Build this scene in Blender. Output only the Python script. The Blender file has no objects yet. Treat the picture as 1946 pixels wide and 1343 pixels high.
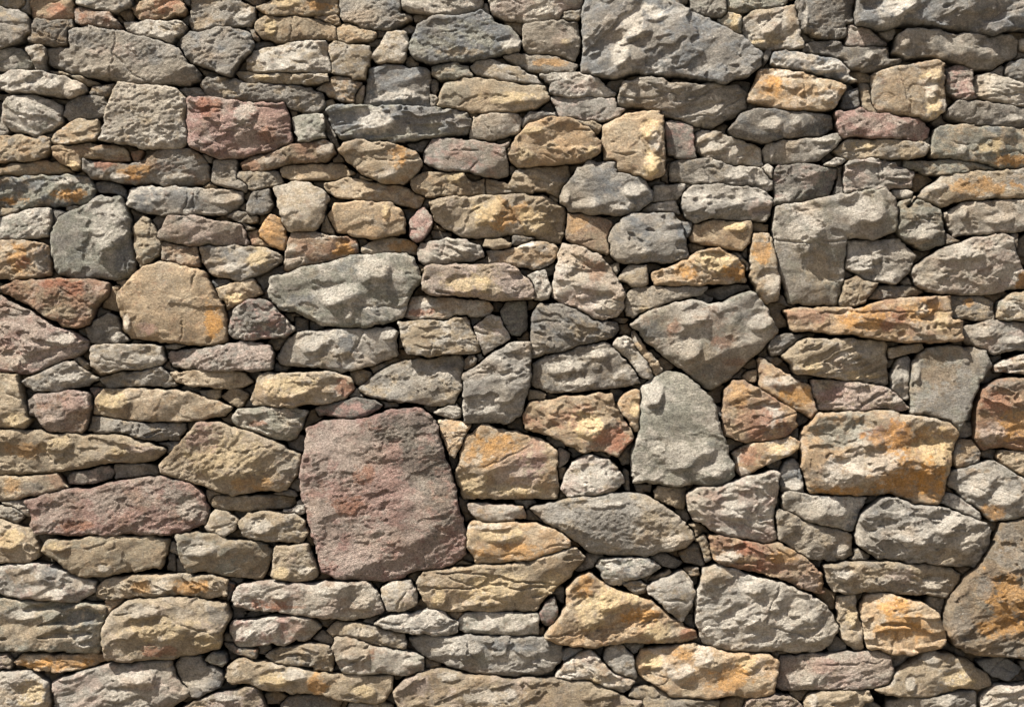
import bpy, math
import numpy as np

# ------------------------------------------------------------------ camera, sky, sun, exposure
PX = 0.0017                     # metres of wall per photograph pixel
W0, H0 = 1946.0, 1343.0
CZ = 1.40                       # height of the picture centre on the wall
scene = bpy.context.scene
LENS = 70.0
cam_d = bpy.data.cameras.new("camera"); cam_d.lens = LENS; cam_d.sensor_width = 36.0
cam_d.clip_start = 0.05; cam_d.clip_end = 500.0
cam = bpy.data.objects.new("camera", cam_d); scene.collection.objects.link(cam)
cam.location = (0.0, -W0 * PX * LENS / 36.0, CZ)
cam.rotation_euler = (math.radians(90), 0, 0)
scene.camera = cam

SUN = np.array([-0.42, -0.31, 0.85]); SUN /= np.linalg.norm(SUN)   # direction towards the sun
elev = math.asin(SUN[2]); azim = math.atan2(SUN[0], SUN[1])         # azimuth from +Y, clockwise
world = bpy.data.worlds.new("World"); scene.world = world; world.use_nodes = True
wn = world.node_tree
sky = wn.nodes.new("ShaderNodeTexSky"); sky.sky_type = 'NISHITA'; sky.sun_disc = False
sky.sun_elevation = elev; sky.sun_rotation = azim; sky.dust_density = 4.0
bg = wn.nodes["Background"]; bg.inputs["Strength"].default_value = 0.05
wn.links.new(sky.outputs[0], bg.inputs["Color"])
sun_d = bpy.data.lights.new("sun", 'SUN'); sun_d.energy = 5.0; sun_d.angle = math.radians(0.6)
sun_d.color = (1.0, 0.95, 0.86)
sun = bpy.data.objects.new("sun", sun_d); scene.collection.objects.link(sun)
sun.location = (-2, -2, 5)
import mathutils
sun.rotation_euler = mathutils.Vector(SUN.tolist()).to_track_quat('Z', 'Y').to_euler()
vs = scene.view_settings
vs.view_transform = 'Standard'; vs.look = 'None'; vs.gamma = 1.0; vs.exposure = 1.64
scene.cycles.max_bounces = 5; scene.cycles.diffuse_bounces = 3

# ------------------------------------------------------------------ palette (stone colours)
PAL = dict(g='948e84', G='8c8b7c', b='6e7275', d='76624a', w='c0b7a8', t='a28f71', o='b08d60', r='946a4c',
           p='ab8278', k='7b756c', n='8a7354', y='baa688', m='b49f92')
VIV = dict(o='bd8b4a', r='96644d', y='c6b088')   # stains, fresh breaks and painted sunlit patches keep a stronger colour
def lin(h):
    c = np.array([int(h[i:i+2], 16) / 255 for i in (0, 2, 4)])
    return np.where(c < .04045, c / 12.92, ((c + .055) / 1.055) ** 2.4)
PAL = {k: lin(v) for k, v in PAL.items()}
VIV = {k: lin(v) for k, v in VIV.items()}
for k in PAL:
    Y = PAL[k] @ np.array([.21, .72, .07]); wt = np.array([1.03, 1.0, .96] if k in 'gGbwk' else [1.06, 1.0, .92]); PAL[k] = Y * wt + (PAL[k] - Y * wt) * .72

# ------------------------------------------------------------------ noise
def hsh(ix, iy, seed):
    h = (ix.astype(np.int64) * 374761393 + iy.astype(np.int64) * 668265263 + seed * 1274126177) & 0xffffffff
    h = ((h ^ (h >> 13)) * 1103515245) & 0xffffffff
    h = ((h ^ (h >> 15)) * 2654435761) & 0xffffffff
    return ((h ^ (h >> 16)) & 0xffffff) / float(0x1000000)
def perlin(x, y, seed):
    x0 = np.floor(x); y0 = np.floor(y); fx = x - x0; fy = y - y0
    x0 = x0.astype(np.int64); y0 = y0.astype(np.int64)
    u = fx * fx * fx * (fx * (fx * 6 - 15) + 10); v = fy * fy * fy * (fy * (fy * 6 - 15) + 10)
    def g(i, j):
        a = hsh(x0 + i, y0 + j, seed) * 6.2831853
        return np.cos(a) * (fx - i) + np.sin(a) * (fy - j)
    a = g(0, 0) * (1 - u) + g(1, 0) * u
    b = g(0, 1) * (1 - u) + g(1, 1) * u
    return (a * (1 - v) + b * v) * 1.45
def fbm(x, y, seed, n=3, gain=.5):
    s = 0; a = 1.0; t = 0
    for k in range(n):
        s = s + a * perlin(x * 2 ** k + 17.3 * k, y * 2 ** k - 9.1 * k, seed + k); t += a; a *= gain
    return s / t
def tin(x, y, seed):
    """random heights joined by flat triangles: split, faceted rock; -1..1"""
    u = x + .5 * y; v = y * 1.1 - .15 * x
    i = np.floor(u); j = np.floor(v); fu = u - i; fv = v - j
    i = i.astype(np.int64); j = j.astype(np.int64)
    h10 = hsh(i + 1, j, seed); h01 = hsh(i, j + 1, seed)
    lo = hsh(i, j, seed) * (1 - fu - fv) + h10 * fu + h01 * fv
    hi = hsh(i + 1, j + 1, seed) * (fu + fv - 1) + h10 * (1 - fv) + h01 * (1 - fu)
    return np.where(fu + fv < 1, lo, hi) * 2 - 1
def scar(x, y, seed, k=.9):
    """scalloped fracture: shallow hollows that meet in sharp ridges"""
    x0 = np.floor(x).astype(np.int64); y0 = np.floor(y).astype(np.int64)
    best = np.full(x.shape, -9.0)
    # domain: each cell carries a tilted plane, the lowest one wins
    for i in (-1, 0, 1):
        for j in (-1, 0, 1):
            cx = x0 + i; cy = y0 + j
            dx = x - (cx + hsh(cx, cy, seed)); dy = y - (cy + hsh(cx, cy, seed + 1))
            a = hsh(cx, cy, seed + 2) * 6.2831853; m = .3 + hsh(cx, cy, seed + 3) * .7
            v = (hsh(cx, cy, seed + 4) - .5) * .8 + m * (np.cos(a) * dx + np.sin(a) * dy) - k * np.maximum(np.abs(dx * 1.1 + dy * .4), np.abs(dy * 1.1 - dx * .4)) ** 1.35
            best = np.maximum(best, v)
    return -best
def sst(a, b, x):
    t = np.clip((x - a) / (b - a), 0, 1)
    return t * t * (3 - 2 * t)

# ------------------------------------------------------------------ polygons
def chaikin(P, n=1, q=.05):
    P = np.array(P, float)
    for _ in range(n):
        N = np.roll(P, -1, 0)
        P = np.stack([P * (1 - q) + N * q, P * q + N * (1 - q)], 1).reshape(-1, 2); q = .25
    return P
def sdf(P, x, y):
    d = np.full(x.shape, 1e18); ins = np.zeros(x.shape, bool)
    for i in range(len(P)):
        ax, ay = P[i - 1]; bx, by = P[i]
        ex, ey = bx - ax, by - ay; L = ex * ex + ey * ey
        if L < 1e-9: continue
        t = np.clip(((x - ax) * ex + (y - ay) * ey) / L, 0, 1)
        d = np.minimum(d, (x - ax - t * ex) ** 2 + (y - ay - t * ey) ** 2)
        if ay != by:
            ins ^= ((ay > y) != (by > y)) & (x < ex * (y - ay) / ey + ax)
    d = np.sqrt(d)
    return np.where(ins, d, -d)
def area(P):
    P = np.array(P, float); N = np.roll(P, -1, 0)
    return abs((P[:, 0] * N[:, 1] - N[:, 0] * P[:, 1]).sum()) / 2

# ------------------------------------------------------------------ one stone
def wobble(x, y, seed):
    """uneven outline"""
    wx = 2.8 * perlin(x / 38, y / 38, 901) + 1.4 * perlin(x / 13, y / 13, 902) + .8 * perlin(x / 5.5, y / 5.5, 903)
    wy = 2.8 * perlin(x / 38, y / 38, 911) + 1.4 * perlin(x / 13, y / 13, 912) + .8 * perlin(x / 5.5, y / 5.5, 913)
    return x + wx, y + wy

def stone_arrays(P, Ps, cols, proud, spots, seed, blockers, h, back=-95.0):
    """vertices (px units: x right, y down, z towards the viewer), quads, tris, colours"""
    r = np.random.RandomState(seed)
    A = area(P); S = math.sqrt(A); c = np.array(Ps).mean(0)
    x0, y0 = Ps.min(0) - 7; x1, y1 = Ps.max(0) + 7
    gx, gy = np.meshgrid(np.arange(x0, x1 + h, h), np.arange(y0, y1 + h, h))
    def dist(x, y):
        X, Y = wobble(x, y, seed)
        d = sdf(Ps, X, Y) + 1.4 + (1.8 * tin(x / 21 + seed, y / 21, seed + 3) + 1.4 * tin(x / 9, y / 9 + seed, seed + 4)) * min(1, S / 60)
        for B in blockers:
            d = np.minimum(d, -sdf(B, X, Y) - 3.2)
        return d
    d = dist(gx, gy)
    cell = (d[:-1, :-1] + d[1:, :-1] + d[:-1, 1:] + d[1:, 1:]) > 0
    if cell.sum() < 4: return None
    # vertices used, and those on the open border
    use = np.zeros(d.shape, int)
    for a in (0, 1):
        for b in (0, 1):
            use[a:a + cell.shape[0], b:b + cell.shape[1]] += cell
    rim = (use > 0) & (use < 4)
    dy_, dx_ = np.gradient(d, h)
    gl = np.sqrt(dx_ ** 2 + dy_ ** 2) + 1e-6
    mv = np.where(rim, np.clip(d, -1.6 * h, 1.6 * h), 0)
    X = gx - mv * dx_ / gl; Y = gy - mv * dy_ / gl
    d = np.where(rim, 0, np.maximum(d, .15 * h))
    idx = -np.ones(d.shape, int); sel = use > 0; idx[sel] = np.arange(sel.sum())
    x = X[sel]; y = Y[sel]; t = d[sel]
    # --- relief
    sx, sy = x - c[0], y - c[1]
    big = min(S, 240.0)
    th = r.uniform(-.35, .35)                    # bedding direction, mostly flat
    bx = (sx * math.cos(th) + sy * math.sin(th)); by = (-sx * math.sin(th) + sy * math.cos(th))
    o1, o2 = r.uniform(0, 900, 2)
    er = np.clip(.026 * S, 1.5, 4.0) * (1 + .65 * perlin(x / 45 + o1, y / 45, seed)) * r.uniform(.8, 1.25)
    q = np.clip(t / er, 0, 1)
    z = -er * 1.25 * (1 - q) ** 1.6
    z += .014 * S * (1 - np.exp(-t / (.08 * S + 1)))
    tilt = -.10 if any(q_[4] in 'wym' for q_ in spots) else 0.0
    z += r.uniform(-.09, .09) * sx + (tilt + r.uniform(-.08, .10)) * sy
    for k in range(r.randint(3, 7)):             # chiselled facets
        a = r.uniform(0, 6.283); sl = r.uniform(.05, .20) if k else r.uniform(.2, .4); d0 = r.uniform(.0, .40) * S if k else r.uniform(.34, .5) * S
        v = math.cos(a) * sx + math.sin(a) * sy + 2.5 * perlin(x / 22 + o1, y / 22, seed + 40 + k) - d0
        z -= sl * np.log1p(np.exp(np.clip(v / .9, -30, 30))) * .9
    wl = .33 * big + 16
    style = r.choice(4, p=[.34, .26, .16, .24])   # 0 cleanly split, 1 bedded, 2 coarse, 3 fractured
    for ch in cols:
        if ch in '0123': style = int(ch)
    sth = (.6, 1.1, .6, 1.0)[style]
    bs = r.uniform(-.5, .5)
    lx = 2.2 if style == 1 else 1.2
    n1 = fbm(bx / (wl * lx) + o1, by / (wl * .7) + o2, seed + 1, 3) + .10 * tin(x / 17, y / 13, seed + 60) + .04 * tin(x / 7, y / 6, seed + 61)
    for k in range((1, 4, 1, 2)[style]):         # broken beds: low steps with crisp lips
        lev = r.uniform(-.4, .4); st = sth * (r.uniform(.010, .026) * min(big, 130) + .7)
        z += st * sst(lev - .018, lev + .018, n1) * (1 if r.rand() < .6 else -1)
    rough = sst(-.12, .22, fbm(bx / (wl * 1.3) + o2, by / wl + o1, seed + 2, 2) + (-.25, -.05, .35, .05)[style] + r.uniform(-.1, .1))
    rough = .06 + .94 * rough
    if any(q_[4] in 'wym' for q_ in spots): rough = rough * .55
    SP = []
    for (ax, ay, rx, ry, cl) in spots:
        dd = ((x - ax) / rx) ** 2 + ((y - ay) / ry) ** 2
        nn = fbm(x / 24 + o1, y / 24 + o2, seed + 7, 3)
        w = sst(1.5, .45, dd + 2.2 * nn + .7 * perlin(x / 7, y / 5, seed + 8) + .4 * tin(x / 4, y / 3.5, seed + 9))
        SP.append((w, cl))
        if cl in 'wy':                           # fresh breaks and painted sunlit patches stand proud and rough
            sm = fbm(x / 38 + o1, y / 38 + o2, seed + 6, 2)
            wg = sst(1.55, .35, dd + .9 * sm)
            rough = np.maximum(rough, wg)
            lump = sst(1.7, .1, dd + .7 * sm)
            z += (.08 * min(rx, ry) + 1.5) * lump
            kx = min(1.0, 34.0 / max(rx, ry))        # face tilted towards the sun so that the patch is lit
            z += .33 * kx * wg * (.35 * (x - ax) + .95 * (y - ay))
    wx = x + 5 * perlin(x / 26, y / 26, seed + 11); wy = y + 5 * perlin(x / 26, y / 26, seed + 12)
    ca, sa = math.cos(th), math.sin(th)
    ux = (wx * ca + wy * sa); uy = (-wx * sa + wy * ca)
    g1, g2, g3 = ((.5, .2, .75), (.9, .5, .95), (1.0, .6, 1.5), (1.7, .8, 1.2))[style]
    L1 = .42 * S + 10                            # broad split planes
    z += (.026 * S) * (.75, .8, .9, 1.25)[style] * tin(ux / L1 + o1, uy / (L1 * .75) + o2, seed + 13)
    z += g1 * min(1, S / 80) * 1.5 * tin(ux / 30, uy / 22 + o1, seed + 14)
    z += rough * g2 * (tin(ux / 17 + o2, uy / 13, seed + 17) + .7 * tin(ux / 10, uy / 8 + o1, seed + 19))
    z += (.22 + .78 * rough) * g3 * (.95 * tin(wx / 5.4, wy / 4.8, seed + 21) + .45 * perlin(x / 6.5, y / 5.8, seed + 22) + .45 * perlin(x / 4.2, y / 4.2, seed + 23))
    for k in range(r.randint(0, 3)):             # hairline cracks
        a = th + r.uniform(-.5, .5) + (1.57 if r.rand() < .35 else 0); off = r.uniform(-.3, .3) * S
        dc = np.abs(-math.sin(a) * sx + math.cos(a) * sy - off + 5 * perlin(x / 30, y / 30 + k, seed + 70 + k) + 2 * tin(x / 9, y / 9, seed + 75 + k))
        on = sst(-.1, .25, perlin(x / (.5 * S + 9), y / (.5 * S + 9) + k * 7.7, seed + 80 + k))
        z -= 2.6 * on * sst(2.6, .4, dc)
    z -= 5.5 * np.clip(tin(x / 15 + o1, y / 15, seed + 51) + .05, 0, 1) * np.exp(-t / 5.0) * min(1, S / 70)   # spalled arrises
    z -= 9.0 * sst(.45, .62, perlin(x / 34 + o2, y / 34, seed + 52)) * np.exp(-t / 7.0) * min(1, S / 90)
    z += proud * 5.0 + r.uniform(-7.5, 7.5)
    z = np.maximum(z, back * .4)
    # --- colour of the stone, with some sunlight painted in by the pale spots
    pal = [PAL[k] for k in cols if k in PAL]
    col = np.tile(pal[0], (len(x), 1))
    def mix(col, w, k): return col * (1 - w[:, None]) + k * w[:, None]
    f = .55 if spots else 1.0
    m1 = fbm(bx / (wl * 1.2) + o2 + 50, by / (wl * .7) + o1, seed + 31, 5, .72)
    col = mix(col, .9 * sst(-.08, .24, m1), pal[1 % len(pal)])
    if len(pal) > 2:
        col = mix(col, f * .85 * sst(.05, .28, fbm(x / (wl * .8) + o1 + 70, y / (wl * .6), seed + 32, 5, .72)), pal[2])
    if len(pal) > 3:
        col = mix(col, f * .75 * sst(.08, .30, fbm(x / (wl * .7), y / (wl * .6) + o2 + 90, seed + 33, 5, .72)), pal[3])
    for w, cl in SP:
        col = mix(col, (.72 if cl in 'wk' else .74) * w, VIV.get(cl, PAL[cl]))  # pale spots: part chipped stone, part sunlight put into the colour
    br = 1 + .40 * fbm(x / 30 + o2, y / 30, seed + 34, 5, .75) + .10 * r.uniform(-1, 1)
    # weather that crosses from stone to stone: tan dust, rust wash, grey run-off
    gx1 = fbm(x / 210, y / 260, 501, 4, .6); gx2 = fbm(x / 50 + 3, y / 190, 502, 4, .6); gx3 = fbm(x / 120, y / 90 + 7, 503, 4, .6)
    col = mix(col, (.22 if cols[0] in 'kbGp' else .50) * sst(-.2, .4, gx1), PAL['t']); col = mix(col, (.15 if cols[0] in 'kbGp' else .35) * sst(.1, .5, gx3), PAL['o'])
    col = mix(col, .30 * sst(.05, .5, gx2), PAL['k'] * .85)
    dk = sst(.16, .36, fbm(x / 26 + 11, y / 20 + o1, seed + 37, 5, .7))   # dark mineral and algae blotches
    col = mix(col, .34 * dk, PAL['k'] * .55)
    fl = sst(.18, .42, fbm(x / 17, y / 13 + 40, seed + 36, 3, .7))        # small rust flecks
    col = mix(col, (.32 if cols[0] in 'ornymw' else .12) * fl, PAL['r'])
    col = np.clip(col * br[:, None], .01, .85)
    # --- faces
    i00 = idx[:-1, :-1][cell]; i10 = idx[:-1, 1:][cell]; i11 = idx[1:, 1:][cell]; i01 = idx[1:, :-1][cell]
    quads = np.stack([i00, i01, i11, i10], 1)
    e = np.concatenate([quads[:, [0, 1]], quads[:, [1, 2]], quads[:, [2, 3]], quads[:, [3, 0]]])
    key = e[:, 0].astype(np.int64) * (len(x) + 1) + e[:, 1]; rev = e[:, 1].astype(np.int64) * (len(x) + 1) + e[:, 0]
    be = e[~np.isin(key, rev)]
    rv = np.unique(be); n0 = len(x); m = {}
    ring = np.full(n0, -1); ring[rv] = np.arange(len(rv))
    def lay(zz, s): return np.stack([c[0] + (x[rv] - c[0]) * s, c[1] + (y[rv] - c[1]) * s, np.full(len(rv), zz)], 1)
    V = np.concatenate([np.stack([x, y, z], 1), np.stack([x[rv], y[rv], z[rv] - 10], 1) if False else lay(back * .5, .985),
                        lay(back, .93), [[c[0], c[1], back - 6]]])
    a, b = be[:, 0], be[:, 1]; n1_ = n0 + ring; n2_ = n1_ + len(rv)
    sk = np.concatenate([np.stack([b, a, n1_[a], n1_[b]], 1), np.stack([n1_[b], n1_[a], n2_[a], n2_[b]], 1)])
    last = len(V) - 1
    tri = np.stack([n2_[b], n2_[a], np.full(len(a), last)], 1)
    C = np.concatenate([col, col[rv] * .9, col[rv] * .9, [pal[0]]])
    return V, np.concatenate([quads, sk]), tri, C

def to_world(V):
    return np.stack([(V[:, 0] - W0 / 2) * PX, -V[:, 2] * PX, CZ - (V[:, 1] - H0 / 2) * PX], 1)

def make_mesh(name, V, quads, tris, C, origin):
    V = to_world(V) - origin
    me = bpy.data.meshes.new(name)
    nq, nt = len(quads), len(tris)
    me.vertices.add(len(V)); me.vertices.foreach_set("co", V.astype(np.float32).ravel())
    me.loops.add(nq * 4 + nt * 3)
    me.loops.foreach_set("vertex_index", np.concatenate([quads.ravel(), tris.ravel()]).astype(np.int32))
    me.polygons.add(nq + nt)
    me.polygons.foreach_set("loop_start", np.concatenate([np.arange(nq) * 4, nq * 4 + np.arange(nt) * 3]).astype(np.int32))
    me.polygons.foreach_set("use_smooth", np.ones(nq + nt, bool))
    ca = me.color_attributes.new("stone_tint", 'FLOAT_COLOR', 'POINT')
    ca.data.foreach_set("color", np.concatenate([C, np.ones((len(C), 1))], 1).astype(np.float32).ravel())
    me.update(calc_edges=True); me.validate()
    return me

# ------------------------------------------------------------------ materials
def stone_material(name, bump=1.0, speck=.5, rough=.86):
    m = bpy.data.materials.new(name); m.use_nodes = True; nt = m.node_tree; N = nt.nodes; L = nt.links
    b = N["Principled BSDF"]; b.inputs["Roughness"].default_value = rough; b.inputs["Specular IOR Level"].default_value = .25
    at = N.new("ShaderNodeAttribute"); at.attribute_name = "stone_tint"
    tc = N.new("ShaderNodeTexCoord")
    oi = N.new("ShaderNodeObjectInfo")
    add = N.new("ShaderNodeVectorMath"); add.operation = 'ADD'
    L.new(tc.outputs["Object"], add.inputs[0]); L.new(oi.outputs["Random"], add.inputs[1])
    def noise(scale, detail, rgh=.6, src=add, sc=None):
        n = N.new("ShaderNodeTexNoise"); n.inputs["Scale"].default_value = scale
        n.inputs["Detail"].default_value = detail; n.inputs["Roughness"].default_value = rgh
        if sc:
            mp = N.new("ShaderNodeMapping"); mp.inputs["Scale"].default_value = sc; mp.inputs["Rotation"].default_value = (0, .25, 0)
            L.new(add.outputs[0], mp.inputs[0]); L.new(mp.outputs[0], n.inputs[0])
        else: L.new(src.outputs[0], n.inputs[0])
        return n
    def ramp(src, lo, hi, a, bb):
        r_ = N.new("ShaderNodeMapRange"); r_.inputs[1].default_value = lo; r_.inputs[2].default_value = hi
        r_.inputs[3].default_value = a; r_.inputs[4].default_value = bb; r_.clamp = True
        L.new(src.outputs[0], r_.inputs[0]); return r_
    fine = noise(150, 6, .85)
    mid = noise(45, 6, .7)
    v1 = ramp(fine, .36, .64, 1 - .95 * speck, 1 + .95 * speck)
    v2 = ramp(mid, .3, .7, .80, 1.20)
    mul = N.new("ShaderNodeMath"); mul.operation = 'MULTIPLY'; L.new(v1.outputs[0], mul.inputs[0]); L.new(v2.outputs[0], mul.inputs[1])
    vm = N.new("ShaderNodeVectorMath"); vm.operation = 'SCALE'; L.new(at.outputs["Color"], vm.inputs[0]); L.new(mul.outputs[0], vm.inputs["Scale"])
    # pale lichen dust and dark mineral specks
    l1 = ramp(noise(36, 8, .78), .52, .74, 0, .35)
    mx = N.new("ShaderNodeMix"); mx.data_type = 'RGBA'; L.new(l1.outputs[0], mx.inputs[0]); L.new(vm.outputs[0], mx.inputs[6])
    mx.inputs[7].default_value = (.36, .33, .27, 1)
    d1 = ramp(noise(95, 4, .75), .63, .74, 0, .6)
    m2 = N.new("ShaderNodeMix"); m2.data_type = 'RGBA'; L.new(d1.outputs[0], m2.inputs[0]); L.new(mx.outputs[2], m2.inputs[6])
    m2.inputs[7].default_value = (.055, .05, .045, 1)
    p1 = ramp(noise(170, 3, .6), .64, .70, 0, .5)        # pale mineral grains
    m3 = N.new("ShaderNodeMix"); m3.data_type = 'RGBA'; L.new(p1.outputs[0], m3.inputs[0]); L.new(m2.outputs[2], m3.inputs[6])
    m3.inputs[7].default_value = (.62, .58, .50, 1)
    L.new(m3.outputs[2], b.inputs["Base Color"])
    # grain relief
    bp1 = N.new("ShaderNodeBump"); bp1.inputs["Strength"].default_value = min(1, .9 * bump); bp1.inputs["Distance"].default_value = .026 * bump
    bn = noise(120, 8, .85); bs = noise(260, 5, .75)
    ad = N.new("ShaderNodeMath"); ad.operation = 'ADD'; L.new(bn.outputs[0], ad.inputs[0]); L.new(bs.outputs[0], ad.inputs[1])
    L.new(ad.outputs[0], bp1.inputs["Height"])
    L.new(bp1.outputs[0], b.inputs["Normal"])
    return m
MATS = {}
KIND = dict(d='dark_brown_sandstone', g='grey_gneiss', G='green_grey_schist', b='blue_grey_slate', w='pale_limestone', t='tan_sandstone', o='ochre_sandstone',
            r='rusty_ironstone', p='purple_quartzite', k='dark_gneiss', n='brown_sandstone', y='buff_sandstone', m='mauve_quartzite')
for k, v in KIND.items():
    MATS[k] = stone_material(v, bump=dict(n=.8, o=.9, p=1.2, m=1.1, b=.9).get(k, 1.0), speck=dict(p=.6, m=.6, k=.55, G=.55).get(k, .45))

# ------------------------------------------------------------------ ground the wall stands on, unseen, added for its warm bounce light
gm = bpy.data.materials.new("dry_earth"); gm.use_nodes = True
gb = gm.node_tree.nodes["Principled BSDF"]; gb.inputs["Roughness"].default_value = .95
gn = gm.node_tree.nodes.new("ShaderNodeTexNoise"); gn.inputs["Scale"].default_value = 3.0; gn.inputs["Detail"].default_value = 8
gr = gm.node_tree.nodes.new("ShaderNodeValToRGB")
gr.color_ramp.elements[0].color = (.12, .10, .07, 1); gr.color_ramp.elements[1].color = (.24, .20, .15, 1)
gm.node_tree.links.new(gn.outputs[0], gr.inputs[0]); gm.node_tree.links.new(gr.outputs[0], gb.inputs["Base Color"])
n_ = 60; gxx, gyy = np.meshgrid(np.linspace(-1, 1, n_), np.linspace(-1, 1, n_))
gxx = np.sign(gxx) * np.abs(gxx) ** 3 * 120; gyy = np.sign(gyy) * np.abs(gyy) ** 3 * 120
gz = .04 * perlin(gxx / 3 + .3, gyy / 3, 5)
gid = np.arange(n_ * n_).reshape(n_, n_)
gq = np.stack([gid[:-1, :-1].ravel(), gid[:-1, 1:].ravel(), gid[1:, 1:].ravel(), gid[1:, :-1].ravel()], 1)
gme = bpy.data.meshes.new("ground"); gme.from_pydata(np.stack([gxx.ravel(), gyy.ravel(), gz.ravel()], 1).tolist(), [], gq.tolist())
gme.materials.append(gm); ground = bpy.data.objects.new("ground", gme); scene.collection.objects.link(ground); ground["kind"] = "structure"

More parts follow.
